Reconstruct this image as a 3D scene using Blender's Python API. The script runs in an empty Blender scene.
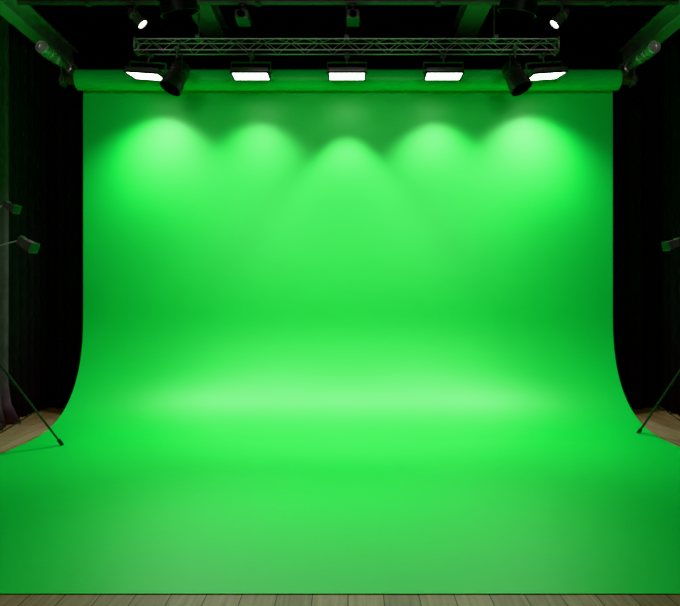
import bpy, bmesh, math, random
from mathutils import Vector, Matrix, Euler
random.seed(3)
S = bpy.context.scene
try:
    S.view_settings.view_transform = 'Khronos PBR Neutral'
except Exception:
    S.view_settings.view_transform = 'Standard'
S.view_settings.look = 'None'
COL = S.collection
CAMH = 1.335
F = 600.0
CX, CY = 348.0, 300.0
def P(px, py, d):
    """world point seen at a photo pixel at depth d (used only to measure placements)"""
    return Vector(((px-CX)/F*d, d, CAMH+(CY-py)/F*d))

# ------------------------------------------------------------------ materials
def mat(name, color, rough=0.5, metal=0.0, spec=0.5, noise=0.0, nscale=20, emit=None, estr=0, bump=0.0, sheen=0.0):
    m = bpy.data.materials.new(name); m.use_nodes = True
    nt = m.node_tree; b = nt.nodes['Principled BSDF']
    b.inputs['Roughness'].default_value = rough
    b.inputs['Metallic'].default_value = metal
    b.inputs['Specular IOR Level'].default_value = spec
    b.inputs['Sheen Weight'].default_value = sheen
    b.inputs['Sheen Roughness'].default_value = 0.4
    tc = nt.nodes.new('ShaderNodeTexCoord')
    n = nt.nodes.new('ShaderNodeTexNoise'); n.inputs['Scale'].default_value = nscale
    n.inputs['Detail'].default_value = 4
    nt.links.new(tc.outputs['Object'], n.inputs['Vector'])
    mx = nt.nodes.new('ShaderNodeMixRGB')
    mx.inputs[1].default_value = (*[c*(1-noise) for c in color], 1)
    mx.inputs[2].default_value = (*[min(1, c*(1+noise)) for c in color], 1)
    nt.links.new(n.outputs['Fac'], mx.inputs[0])
    nt.links.new(mx.outputs[0], b.inputs['Base Color'])
    if bump:
        bp = nt.nodes.new('ShaderNodeBump'); bp.inputs['Strength'].default_value = bump
        bp.inputs['Distance'].default_value = 0.01
        nt.links.new(n.outputs['Fac'], bp.inputs['Height']); nt.links.new(bp.outputs[0], b.inputs['Normal'])
    if emit:
        b.inputs['Emission Color'].default_value = (*emit, 1)
        b.inputs['Emission Strength'].default_value = estr
    return m
GREEN = mat('chroma_green_paper', (0.004, 0.64, 0.052), 0.5, spec=0.95, noise=0.012, nscale=3)
BLACK = mat('black_metal', (0.012, 0.011, 0.012), 0.5, spec=0.3, noise=0.2)
BLACKP = mat('black_plastic', (0.055, 0.048, 0.052), 0.5, noise=0.2)
STEEL = mat('brushed_steel', (0.62, 0.51, 0.56), 0.45, metal=0.1, noise=0.15, nscale=40)
GREY = mat('grey_painted_steel', (0.21, 0.18, 0.195), 0.4, metal=0.2, noise=0.2, nscale=12)
GREYL = mat('light_grey_steel', (0.78, 0.66, 0.72), 0.25, metal=0.4, noise=0.2, nscale=12)
BEAM = mat('dark_beam_paint', (0.70, 0.68, 0.68), 0.6, noise=0.2, nscale=6)
CURT = mat('black_velvet', (0.038, 0.034, 0.038), 0.9, spec=0.1, noise=0.3, nscale=8)
CURTG = mat('charcoal_cloth', (0.15, 0.122, 0.143), 0.9, spec=0.1, noise=0.3, nscale=10)
WALL = mat('black_wall_paint', (0.02, 0.018, 0.02), 0.85, spec=0.1, noise=0.3, nscale=3)
CEIL = mat('black_ceiling_paint', (0.05, 0.046, 0.05), 0.85, spec=0.2, noise=0.3, nscale=3)
LED = mat('led_diffuser', (0.9, 0.9, 0.9), 0.4, emit=(1, 1, 0.98), estr=8)
FILL = mat('added_fill_surface', (0.9, 0.9, 0.9), 0.6, emit=(1, 1, 0.98), estr=0.3)  # faint glow for the front of the added fill lights
LENS = mat('lit_lens', (0.9, 0.9, 0.9), 0.2, emit=(1, 1, 0.97), estr=8)
GLASS = mat('dark_lens_glass', (0.004, 0.004, 0.004), 0.8, spec=0.0)
CARD = mat('cardboard_core', (0.08, 0.07, 0.05), 0.8, noise=0.2)

def wood():
    m = bpy.data.materials.new('wood_planks'); m.use_nodes = True
    nt = m.node_tree; b = nt.nodes['Principled BSDF']
    b.inputs['Roughness'].default_value = 0.5
    tc = nt.nodes.new('ShaderNodeTexCoord')
    mp = nt.nodes.new('ShaderNodeMapping'); mp.inputs['Rotation'].default_value = (0, 0, math.radians(90))
    nt.links.new(tc.outputs['Object'], mp.inputs['Vector'])
    br = nt.nodes.new('ShaderNodeTexBrick')
    br.inputs['Scale'].default_value = 1.0
    br.inputs['Brick Width'].default_value = 1.9
    br.inputs['Row Height'].default_value = 0.16
    br.inputs['Mortar Size'].default_value = 0.0028
    br.inputs['Color1'].default_value = (0.42, 0.32, 0.20, 1)
    br.inputs['Color2'].default_value = (0.28, 0.215, 0.135, 1)
    br.inputs['Mortar'].default_value = (0.08, 0.06, 0.04, 1)
    br.offset = 0.37
    nt.links.new(mp.outputs[0], br.inputs['Vector'])
    mp2 = nt.nodes.new('ShaderNodeMapping'); mp2.inputs['Scale'].default_value = (30, 1.5, 1)
    nt.links.new(tc.outputs['Object'], mp2.inputs['Vector'])
    n = nt.nodes.new('ShaderNodeTexNoise'); n.inputs['Scale'].default_value = 1.5; n.inputs['Detail'].default_value = 8
    nt.links.new(mp2.outputs[0], n.inputs['Vector'])
    cr = nt.nodes.new('ShaderNodeValToRGB')
    cr.color_ramp.elements[0].position = 0.3; cr.color_ramp.elements[0].color = (0.65, 0.65, 0.65, 1)
    cr.color_ramp.elements[1].position = 0.7; cr.color_ramp.elements[1].color = (1.1, 1.1, 1.1, 1)
    nt.links.new(n.outputs['Fac'], cr.inputs[0])
    mx = nt.nodes.new('ShaderNodeMixRGB'); mx.blend_type = 'MULTIPLY'; mx.inputs[0].default_value = 1
    nt.links.new(br.outputs['Color'], mx.inputs[1]); nt.links.new(cr.outputs[0], mx.inputs[2])
    nt.links.new(mx.outputs[0], b.inputs['Base Color'])
    bp = nt.nodes.new('ShaderNodeBump'); bp.inputs['Strength'].default_value = 0.3; bp.inputs['Distance'].default_value = 0.003
    nt.links.new(br.outputs['Fac'], bp.inputs['Height']); bp.invert = True
    nt.links.new(bp.outputs[0], b.inputs['Normal'])
    return m
WOOD = wood()

# ------------------------------------------------------------------ mesh helpers
class B:
    def __init__(s): s.bm = bmesh.new()
    def box(s, c, size, rot=None, bev=0.0):
        r = bmesh.ops.create_cube(s.bm, size=1)
        vs = r['verts']
        M = Matrix.Translation(Vector(c)) @ (Euler(rot).to_matrix().to_4x4() if rot else Matrix()) @ Matrix.Diagonal((*size, 1))
        bmesh.ops.transform(s.bm, matrix=M, verts=vs)
        if bev:
            es = {e for v in vs for e in v.link_edges}
            bmesh.ops.bevel(s.bm, geom=list(es), offset=bev, segments=2, affect='EDGES', profile=0.6)
        return s
    def cyl(s, a, b, r, r2=None, seg=16, cap=True):
        a = Vector(a); b = Vector(b); d = b-a; L = d.length
        q = d.to_track_quat('Z', 'Y').to_matrix().to_4x4()
        M = Matrix.Translation((a+b)/2) @ q
        bmesh.ops.create_cone(s.bm, cap_ends=cap, segments=seg, radius1=r, radius2=r if r2 is None else r2, depth=L, matrix=M)
        return s
    def sphere(s, c, r, sc=(1, 1, 1)):
        bmesh.ops.create_uvsphere(s.bm, u_segments=16, v_segments=10, radius=r, matrix=Matrix.Translation(Vector(c)) @ Matrix.Diagonal((*sc, 1)))
        return s
    def lathe(s, prof, axis_a, axis_b, seg=28, ph=0.0):
        """prof list of (t along axis in metres, radius)"""
        a = Vector(axis_a); d = (Vector(axis_b)-a).normalized()
        q = d.to_track_quat('Z', 'Y').to_matrix()
        rings = []
        for t, r in prof:
            rings.append([s.bm.verts.new(a + q @ Vector((r*math.cos(2*math.pi*i/seg+ph), r*math.sin(2*math.pi*i/seg+ph), t))) for i in range(seg)])
        for k in range(len(rings)-1):
            for i in range(seg):
                j = (i+1) % seg
                s.bm.faces.new((rings[k][i], rings[k][j], rings[k+1][j], rings[k+1][i]))
        s.bm.faces.new(rings[0][::-1]); s.bm.faces.new(rings[-1])
        return s
    def path(s, pts, r, seg=8):
        for i in range(len(pts)-1):
            s.cyl(pts[i], pts[i+1], r, seg=seg)
            if i: s.sphere(pts[i], r*1.02)
        return s
    def obj(s, name, m, parent=None, smooth=True, label=None, cat=None, kind=None):
        bmesh.ops.recalc_face_normals(s.bm, faces=s.bm.faces)
        me = bpy.data.meshes.new(name); s.bm.to_mesh(me); s.bm.free()
        if smooth:
            for p in me.polygons: p.use_smooth = True
            try: me.set_sharp_from_angle(angle=math.radians(35))
            except Exception: pass
        me.materials.append(m)
        o = bpy.data.objects.new(name, me); COL.objects.link(o)
        if parent: o.parent = parent
        if label: o['label'] = label
        if cat: o['category'] = cat
        if kind: o['kind'] = kind
        return o
def root(name, loc, label, cat, rot=(0, 0, 0), group=None):
    e = bpy.data.objects.new(name, None); e.empty_display_size = 0.1
    e.location = loc; e.rotation_euler = rot; COL.objects.link(e)
    e['label'] = label; e['category'] = cat
    if group: e['group'] = group
    return e
def place(o, mw, parent):
    if parent:
        o.parent = parent
        o.matrix_basis = Matrix.LocRotScale(parent.location, parent.rotation_euler, None).inverted() @ mw
    else: o.matrix_basis = mw
def lamp_spot(name, loc, target, power, size_deg, blend, radius, color=(1, 1, 1), parent=None):
    l = bpy.data.lights.new(name, 'SPOT'); l.energy = power; l.spot_size = math.radians(size_deg)
    l.spot_blend = blend; l.shadow_soft_size = radius; l.color = color
    o = bpy.data.objects.new(name, l); COL.objects.link(o)
    d = (Vector(target)-Vector(loc))
    place(o, Matrix.Translation(Vector(loc)) @ d.to_track_quat('-Z', 'Y').to_matrix().to_4x4(), parent)
    return o

# ------------------------------------------------------------------ room shell
BACK = 7.45; CH = 4.95; SX = 4.1; FRONT = -1.5
B().box((0, (BACK+FRONT)/2, -0.05), (2*SX+0.2, BACK-FRONT, 0.1)).obj('floor', WOOD, smooth=False, kind='structure')
B().box((0, (BACK+FRONT)/2, CH+0.05), (2*SX+0.2, BACK-FRONT, 0.1)).obj('ceiling', CEIL, smooth=False, kind='structure')
B().box((0, BACK+0.05, CH/2), (2*SX+0.2, 0.1, CH)).obj('wall_back', WALL, smooth=False, kind='structure')
B().box((-SX-0.05, (BACK+FRONT)/2, CH/2), (0.1, BACK-FRONT, CH)).obj('wall_left', WALL, smooth=False, kind='structure')
B().box((SX+0.05, (BACK+FRONT)/2, CH/2), (0.1, BACK-FRONT, CH)).obj('wall_right', WALL, smooth=False, kind='structure')

# ------------------------------------------------------------------ backdrop
W2 = 3.0; DW = 6.8; RR = 0.11; RZ = CAMH+2.45; FE = F*CAMH/294.5
bd = root('backdrop', (0, DW, 0), 'wide seamless chroma green paper backdrop sweeping from roll to floor', 'backdrop')
b = B()
# sweep: the sheet's slope turns smoothly from hanging to lying
NS = 80; pts = [(0.0, 0.0)]
for i in range(NS):
    t = (i+.5)/NS; th = math.pi/2*(t*t*(3-2*t))
    y, zq = pts[-1]; pts.append((y-math.sin(th)/NS, zq-math.cos(th)/NS))
HS = 1.28; k = HS/(-pts[-1][1])
sweep = [(DW+y*k, 0.004+HS+zq*k) for y, zq in pts]
prof = [(DW, RZ)]
for i in range(1, 25): prof.append((DW, RZ + (HS+0.004-RZ)*i/24))
prof += sweep[1:]
yb = sweep[-1][0]
for i in range(1, 41): prof.append((yb + (FE-yb)*i/40, 0.004))
NX = 48; rows = []
for (y, zz) in prof:
    row = []
    for i in range(NX+1):
        x = -W2+2*W2*i/NX
        row.append(b.bm.verts.new((x, y-DW, zz)))
    rows.append(row)
for k in range(len(rows)-1):
    for i in range(NX):
        b.bm.faces.new((rows[k][i], rows[k][i+1], rows[k+1][i+1], rows[k+1][i]))
sheet = b.obj('paper_sheet', GREEN, bd)
B().lathe([(0, RR), (2*W2+0.022, RR)], (-W2-0.012, -RR-0.002, RZ), (W2, -RR-0.002, RZ), seg=64).obj('paper_roll', GREEN, bd)
B().lathe([(0, 0.045), (0.005, 0.05), (2*W2+0.235, 0.05), (2*W2+0.24, 0.045)], (-W2-0.12, -RR-0.002, RZ), (W2, -RR-0.002, RZ), seg=24).obj('core_tube', CARD, bd)

# roll brackets
for sgn in (-1, 1):
    x = sgn*3.17; zt = RZ+0.17
    r = root('roll_bracket', (x, BACK, zt), 'round grey steel bracket arm carrying the end of the paper roll', 'bracket', group='backdrop roll brackets')
    B().lathe([(0, .06), (0, .046), (.62, .046), (.63, .062), (.70, .062), (.71, .046), (.92, .046), (.93, .06), (.97, .06), (.98, .046), (1.05, .046), (1.05, .066), (1.09, .070), (1.12, .070), (1.125, .052), (1.15, .052), (1.155, .070), (1.24, .070), (1.25, .062), (1.25, .05), (1.22, .045)], (0, 0, 0), (0, -1, 0)).obj('arm', GREYL, r)
    B().lathe([(0, .11), (0.02, .115), (0.03, .11)], (0, 0, 0), (0, -1, 0)).obj('wall_flange', GREY, r)
    yr = DW-RR-BACK
    h = B(); h.box((0, yr, -0.1), (0.016, 0.12, 0.28), bev=0.004)
    h.cyl((-0.03, yr, -0.17), (0.03, yr, -0.17), 0.06)
    h.cyl((-0.045*sgn, yr, -0.17), (0.045*sgn, yr, -0.17), 0.03)
    h.obj('hook_plate', GREY, r)
    B().cyl((0, -0.98, 0.0), (sgn*0.1, -0.98, 0.12), 0.012).cyl((sgn*0.1, -0.98, 0.12), (sgn*0.16, -0.98, 0.12), 0.02).obj('locking_lever', GREYL, r)

# ------------------------------------------------------------------ curtains
def curtain(name, p0, p1, h0, h1, m, label, folds, amp, hem=0.0, seed=0):
    rnd = random.Random(seed)
    p0 = Vector(p0); p1 = Vector(p1); L = (p1-p0).length; d = (p1-p0)/L; nn = Vector((-d.y, d.x, 0))
    b = B(); N = folds*10; rows = []
    ph = [rnd.uniform(-.5, .5) for _ in range(folds+2)]; am = [rnd.uniform(.5, 1.1) for _ in range(folds+2)]
    NZ = 22
    for k in range(NZ+1):
        t = k/NZ; zz = h0+(h1-h0)*t
        row = []
        for i in range(N+1):
            u = i/N*folds; j = int(u)
            a = am[j]*(1-(u-j))+am[j+1]*(u-j); p = ph[j]*(1-(u-j))+ph[j+1]*(u-j)
            off = amp*a*math.sin(2*math.pi*u+p+0.35*math.sin(3*t+j*.7))*(0.75+0.25*(1-t))
            off += hem*max(0, 1-t*14)**1.5*(1+.5*math.sin(u*3))
            row.append(b.bm.verts.new(d*(L*i/N) + nn*off + Vector((0, 0, zz))))
        rows.append(row)
    for k in range(NZ):
        for i in range(N): b.bm.faces.new((rows[k][i], rows[k][i+1], rows[k+1][i+1], rows[k+1][i]))
    o = b.obj(name, m, label=label, cat='curtain')
    o.location = (p0.x, p0.y, 0)
    s = o.modifiers.new('t', 'SOLIDIFY'); s.thickness = 0.004
    return o
curtain('stage_curtain', (-3.55, 7.33, 0), (3.6, 7.33, 0), 0.01, 3.78, CURT, 'long black pleated drape hung behind the green backdrop', 34, 0.045, seed=1)
curtain('stage_curtain', (-3.72, 6.62, 0), (-3.72, 7.38, 0), 0.01, 4.6, CURT, 'black pleated drape hung along the side of the studio', 5, 0.05, seed=2)
curtain('stage_curtain', (-3.70, 4.3, 0), (-3.70, 6.52, 0), 0.01, 4.6, CURTG, 'charcoal grey cloth drape with hem pooling on the wood floor', 13, 0.05, hem=-0.10, seed=5)
curtain('stage_curtain', (3.84, 7.38, 0), (3.84, 4.3, 0), 0.01, 4.6, CURT, 'black pleated drape beside the wooden floor strip', 17, 0.055, seed=4)

# ------------------------------------------------------------------ ceiling steelwork
def ibeam(x, z, y0, y1, w, h, label):
    b = B(); L = y1-y0; t = 0.02
    b.box((0, L/2, -h/2+t/2), (w, L, t)).box((0, L/2, h/2-t/2), (w, L, t)).box((0, L/2, 0), (t, L, h-2*t))
    o = b.obj('ceiling_beam', BEAM, label=label, cat='beam', smooth=False); o.location = (x, y0, z)
    o['group'] = 'ceiling beams'
    return o
for x in (-3.42, 3.42): ibeam(x, CAMH+2.98, 0.5, BACK, 0.16, 0.22, 'dark painted steel beam running above the side drapes')
for x in (-1.62, 1.42): ibeam(x, CAMH+3.28, 0.5, BACK, 0.26, 0.20, 'dark steel beam under the black ceiling')
def pipe(x0, x1, y, z, r, label, hang=()):
    e = root('lighting_pipe', (0, y, z), label, 'pipe')
    B().cyl((x0, 0, 0), (x1, 0, 0), r, seg=20).obj('bar', GREY, e)
    for hx in hang:
        B().cyl((hx, 0, r*0.5), (hx, 0, CH-z), 0.008, seg=8).cyl((hx, 0, -r*1.15), (hx, 0, r*1.3), r*1.25, seg=14).obj('hanger', GREY, e)
    return e
pipe(-3.3, 3.3, 6.0, CAMH+2.98, 0.028, 'grey horizontal lighting pipe hung under the ceiling', (-2.6, -0.9, 0.9, 2.6))
pipe(-3.0, 3.0, 4.5, CAMH+2.85, 0.028, 'grey horizontal lighting pipe hung under the ceiling', (-2.4, 0, 2.4))

# ------------------------------------------------------------------ truss
TD = 6.3; TX = 2.2; TW = 0.115
tz = CAMH + (300-46.5)/F*TD
tr = root('lighting_truss', (-0.015, TD, tz), 'long aluminium lattice box truss hung above the backdrop roll', 'truss')
for sy in (-1, 1):
    for sz in (-1, 1):
        B().cyl((-TX, sy*TW/2, sz*TW/2), (TX, sy*TW/2, sz*TW/2), 0.0075, seg=14).obj('chord', STEEL, tr)
NB = 30
def web(fa, fb, flip=0):
    b = B()
    for i in range(NB):
        x0 = -TX+2*TX*i/NB; x1 = -TX+2*TX*(i+1)/NB
        a, c = (fa, fb) if (i+flip) % 2 == 0 else (fb, fa)
        b.cyl((x0, *a), (x1, *c), 0.0036, seg=8)
    return b
h = TW/2
web((-h, -h), (-h, h)).obj('lattice', STEEL, tr)
web((h, -h), (h, h)).obj('lattice', STEEL, tr)
web((-h, h), (h, h)).obj('lattice', STEEL, tr)
for sx in (-1, 1):
    b = B()
    b.box((sx*(TX+.006), 0, h), (.014, TW+.03, .03)).box((sx*(TX+.006), 0, -h), (.014, TW+.03, .03))
    b.box((sx*(TX+.006), h, 0), (.014, .03, TW)).box((sx*(TX+.006), -h, 0), (.014, .03, TW))
    b.obj('end_frame', STEEL, tr, smooth=False)
for hx in (-1.55, 0.0, 1.55):
    b = B(); b.cyl((hx, 0, h), (hx, 0, CH-tz), 0.009, seg=8)
    b.box((hx, 0, h+.02), (.05, TW+.06, .03), bev=.004)
    b.obj('hanger', GREY, tr)

# ------------------------------------------------------------------ LED panel lamps under the truss
LZ = CAMH + (300-76)/F*TD
def panel(px, rz, ry, power, size, blend, tilt, lab):
    x = (px-CX)/F*TD
    e = root('panel_lamp', (x, TD, LZ), lab, 'lamp', rot=(0, ry, rz), group='lit panel lamps under the truss')
    w, dp, t = 0.39, 0.23, 0.045
    b = B(); b.box((0, 0, t/2+.006), (w, dp, t), bev=.008)
    for i in range(9): b.box((-w/2+.05+i*(w-.1)/8, 0, t+.01), (.006, dp-.05, .02))
    b.box((0, 0, t+.02), (w*.45, dp*.4, .03), bev=.006)
    b.obj('housing', GREY, e)
    b = B(); f = .013
    b.box((0, -dp/2+f/2, -.002), (w, f, .014)).box((0, dp/2-f/2, -.002), (w, f, .014))
    b.box((-w/2+f/2, 0, -.002), (f, dp, .014)).box((w/2-f/2, 0, -.002), (f, dp, .014))
    b.obj('bezel', BLACKP, e)
    B().box((0, 0, .002), (w-2*f, dp-2*f, .008)).obj('diffuser', LED, e, smooth=False, label='glowing white diffuser panel')
    hz = tz-TW/2-LZ
    b = B(); yh = 0.13
    b.box((-w/2-.012, 0, yh/2+.01), (.006, .03, yh)).box((w/2+.012, 0, yh/2+.01), (.006, .03, yh)).box((0, 0, yh+.012), (w+.03, .03, .006))
    b.cyl((-w/2-.025, 0, .03), (-w/2, 0, .03), .014).cyl((w/2+.025, 0, .03), (w/2, 0, .03), .014)
    b.obj('yoke', GREY, e)
    b = B(); b.cyl((0, 0, yh), (0, 0, max(yh+.03, hz-.012)), .012); b.box((0, 0, hz-.035), (.05, TW*.8, .03), bev=.004)
    b.obj('clamp', GREY, e)
    lo = Vector((x, TD, LZ-.03))
    a = math.radians(tilt)
    lamp_spot('lamp_beam', lo, lo+Vector((0, math.sin(a), -math.cos(a))), power, size, blend, .08, (1, 1, .98), e)
base = 'black LED panel lamp glowing white, hung from the truss'
panel(146.5, math.radians(-12), math.radians(8), 205, 118, 1, 8, base+', turned outward')
panel(251, 0, 0, 130, 106, 1, 9, base)
panel(347, 0, 0, 145, 74, .6, 11, base)
panel(443.5, 0, 0, 125, 100, .8, 11, base)
panel(545.5, math.radians(12), math.radians(-8), 215, 118, 1, 9, base+', turned outward')

# ------------------------------------------------------------------ can spotlights
def can(name, loc, aim, L, r, top, label, power=0, size=60, blend=.6, lit=False, m=BLACK, beam=None, flush=False):
    e = root(name, loc, label, 'lamp')
    a = Vector(aim).normalized()
    s = -a*L/2
    B().lathe([(0, r*.45), (.01, r*.6), (L*.12, r*.78), (L*.3, r*.9), (L*.32, r*.97), (L*.36, r*.97), (L*.38, r*.9), (L*.7, r*.92), (L*.74, r), (L, r*1.05), (L, r*.93), (L*.93, r*.9)], s, s+a).obj('body', m, e)
    pr = [(L*.95, r*.9), (L+.002, r*.99), (L+.012, r*.8), (L+.02, r*.4)] if flush else [(L*.9, r*.88), (L*.935, r*.88), (L*.95, r*.6)]
    B().lathe(pr, s, s+a).obj('lens', LENS if lit else GLASS, e, label='glowing white lens' if lit else 'dark glass lens')
    side = a.cross(Vector((0, 0, 1)))
    side = Vector((1, 0, 0)) if side.length < .1 else side.normalized()
    w = r*1.2; up = r*1.55
    b = B()
    b.path([side*w, side*w+Vector((0, 0, up)), -side*w+Vector((0, 0, up)), -side*w], r*.09)
    b.cyl(side*w*1.1, side*w*.8, r*.2).cyl(-side*w*1.1, -side*w*.8, r*.2)
    b.obj('yoke', m, e)
    b = B(); b.cyl((0, 0, up), (0, 0, top-loc[2]-.03), r*.12)
    b.box((0, 0, top-loc[2]-.035), (.05, .06, .03), bev=.006)
    b.obj('clamp', GREY, e)
    if power:
        lo = Vector(loc)+a*(L/2+.06)
        lamp_spot('lamp_beam', lo, Vector(beam) if beam else lo+a, power, size, blend, .03, (1, 1, .98), e)
    return e
for px, sg in ((177, -1), (515, 1)):
    c = P(px, 76, 6.12)
    can('spotlight', c, (sg*.4, -.3, -1), .32, .11, tz-TW/2, 'black round stage spotlight clamped under the truss', flush=True, m=BLACKP, power=115, size=54, blend=1, beam=(sg*.3, 2.8, 0))  # heads look unlit; their beams are added to whiten the front floor
for px, sg in ((175, 1), (522, -1)):
    c = P(px, -8, 4.5)
    can('spotlight', c, (sg*.2, .3, -1), .30, .14, CAMH+2.85, 'large black stage spotlight hung from a ceiling pipe', power=135, size=108, blend=1, beam=(-sg*.7, 5.7, 0), flush=True)
for px, sg in ((141, 1), (556, -1)):
    c = P(px-sg*5, 17, 5.97)
    can('spotlight', c, (sg*.55, .05, -.6), .20, .055, CAMH+2.98, 'small spotlight with bright white lens on a ceiling pipe', lit=True, m=GREY)
for px, pw in ((243, 95), (353, 195)):
    c = P(px, 18, 6.0)
    e = root('projector', c, 'small dark box projector clamped to the ceiling pipe', 'projector', group='box projectors on the pipe')
    B().box((0, 0, 0), (.13, .2, .09), bev=.012).box((0, .02, .055), (.1, .12, .03), bev=.006).obj('body', GREY, e)
    B().lathe([(0, .03), (.04, .032), (.045, .025)], (0.0, -.1, -.005), (0, -1, -.3)).obj('lens', GLASS, e)
    B().cyl((0, 0, .05), (0, 0, CAMH+2.98-c.z-.03), .014).box((0, 0, CAMH+2.98-c.z-.04), (.05, .07, .03), bev=.006).obj('clamp', GREY, e)
    lo = c+Vector((0, -.17, -.03))
    lamp_spot('added_floor_beam', lo, (c.x*.6, 2.4, 0), pw, 52, 1, .02, (1, 1, 1), e)  # beam added to the box to put white sheen on the front floor

# added fill lights behind the camera, out of view, brightening backdrop and rig
for sx in (-1, 1):
    e = root('added_fill_box', (sx*1.7, -0.9, 3.5), 'added rectangular fill light brightening the whole set from out of view', 'lamp', rot=(math.radians(77), 0, 0), group='added fill lights facing the set')
    b = B(); w, hh = 1.5, 1.0
    v = [b.bm.verts.new(q) for q in ((-w/2, -hh/2, 0), (w/2, -hh/2, 0), (w/2, hh/2, 0), (-w/2, hh/2, 0), (-.12, -.12, .45), (.12, -.12, .45), (.12, .12, .45), (-.12, .12, .45))]
    for f in ((4, 5, 6, 7), (0, 1, 5, 4), (1, 2, 6, 5), (2, 3, 7, 6), (3, 0, 4, 7)): b.bm.faces.new([v[i] for i in f])
    b.obj('shell', BLACK, e, smooth=False)
    B().box((0, 0, 0.006), (w-.02, hh-.02, .006)).obj('diffuser', FILL, e, smooth=False)
    l = bpy.data.lights.new('added_fill_light', 'AREA'); l.shape = 'RECTANGLE'; l.size = w; l.size_y = hh; l.energy = 19; l.spread = math.radians(85)
    o = bpy.data.objects.new('added_fill_light', l); COL.objects.link(o); o.parent = e; o.location = (0, 0, -.02)
    B().cyl((0, 0, .45), (0, 0, .6), .05).obj('lamp_head', BLACK, e)
    q = Euler((math.radians(77), 0, 0)).to_matrix().inverted()
    st = Vector((0, 0, .52)); B().cyl(st, st+q @ Vector((0, 0, CH-3.5-.161)), .015).obj('drop_rod', GREY, e)

# ------------------------------------------------------------------ light stands
def stand(pos, hub, feet, top, heads, label):
    e = root('light_stand', (*pos, 0), label, 'light stand')
    B().cyl((0, 0, .12), (0, 0, hub+.2), .016).cyl((0, 0, hub+.2), (0, 0, top), .011).cyl((0, 0, hub+.16), (0, 0, hub+.24), .022).cyl((0, 0, .1), (0, 0, .16), .024).obj('post', BLACK, e)
    B().cyl((0, 0, hub-.05), (0, 0, hub+.05), .03).cyl((0.02, 0, hub), (.06, 0, hub), .01).obj('collar', BLACKP, e)
    for f in feet:
        fv = Vector((f[0]-pos[0], f[1]-pos[1], .018)); hv = Vector((0, 0, hub)); dr = (fv-hv).normalized()
        side = Vector((-fv.y, fv.x, 0)).normalized()*.012
        b = B(); b.cyl(hv+side*1.6, fv+side*.6, .009, seg=10).cyl(hv-side*1.6, fv-side*.6, .009, seg=10)
        mid = hv+(fv-hv)*.62
        b.cyl((0, 0, .14), mid, .006, seg=8)
        b.obj('leg', BLACKP, e)
        B().cyl(fv-dr*.05, fv+dr*.004, .017).sphere(fv, .018).obj('foot_cap', BLACKP, e)
    for (hp, aim, L, r) in heads:
        hp = Vector(hp)-Vector((*pos, 0)); a = Vector(aim).normalized()
        b = B(); b.path([Vector((0, 0, hp.z-.02)), hp*1.0-a*L*.2+Vector((0, 0, .03)), hp], .007)
        b.cyl((0, 0, hp.z-.05), (0, 0, hp.z+.01), .02)
        b.obj('arm', GREYL, e)
        s = hp-a*L/2
        b = B(); b.lathe([(0, r*.7), (.008, r*.9), (L*.35, r*.95), (L*.37, r*.8), (L*.42, r*.8), (L*.44, r*1.05), (L*.9, r*1.1), (L, r*1.25), (L, r*1.1)], s, s+a, seg=4, ph=math.pi/4)
        for i in range(3): b.box(hp+a*(-L*.35+i*L*.1)+Vector((0, 0, r*.75)), (.006, r*1.1, r*.35))
        b.obj('lamp_head', GREY, e, smooth=False)
        B().lathe([(L-.004, r*1.0), (L+.004, r*1.0)], s, s+a, seg=4, ph=math.pi/4).obj('lens', BLACKP, e, smooth=False)
    return e
sp = (-3.08, 5.2)
stand(sp, 0.86, [(-2.62, 5.49), (-3.53, 5.42), (-3.1, 4.66)], 2.35,
      [(P(11, 207, 5.15), (1, -.35, -.4), .15, .042), (P(27, 244, 5.1), (1, -.35, -.5), .18, .05)],
      'black tripod light stand with two small grey lamp heads')
sp = (3.2, 5.6)
stand(sp, 0.82, [(2.86, 5.92), (3.66, 5.72), (3.03, 5.15)], 1.95,
      [(P(673, 244, 5.55), (-1, -.3, -.3), .17, .048)],
      'black tripod light stand with one grey lamp head')

# ------------------------------------------------------------------ world + camera
w = bpy.data.worlds.new('World'); S.world = w; w.use_nodes = True
w.node_tree.nodes['Background'].inputs[0].default_value = (1, .94, 1, 1)
w.node_tree.nodes['Background'].inputs[1].default_value = 0.05
cam = bpy.data.cameras.new('Camera'); co = bpy.data.objects.new('Camera', cam); COL.objects.link(co)
co.location = (0, 0, CAMH); co.rotation_euler = (math.radians(90), 0, 0)
cam.sensor_width = 36; cam.lens = 36*F/680; cam.shift_x = -8/680; cam.shift_y = -3/680
S.camera = co
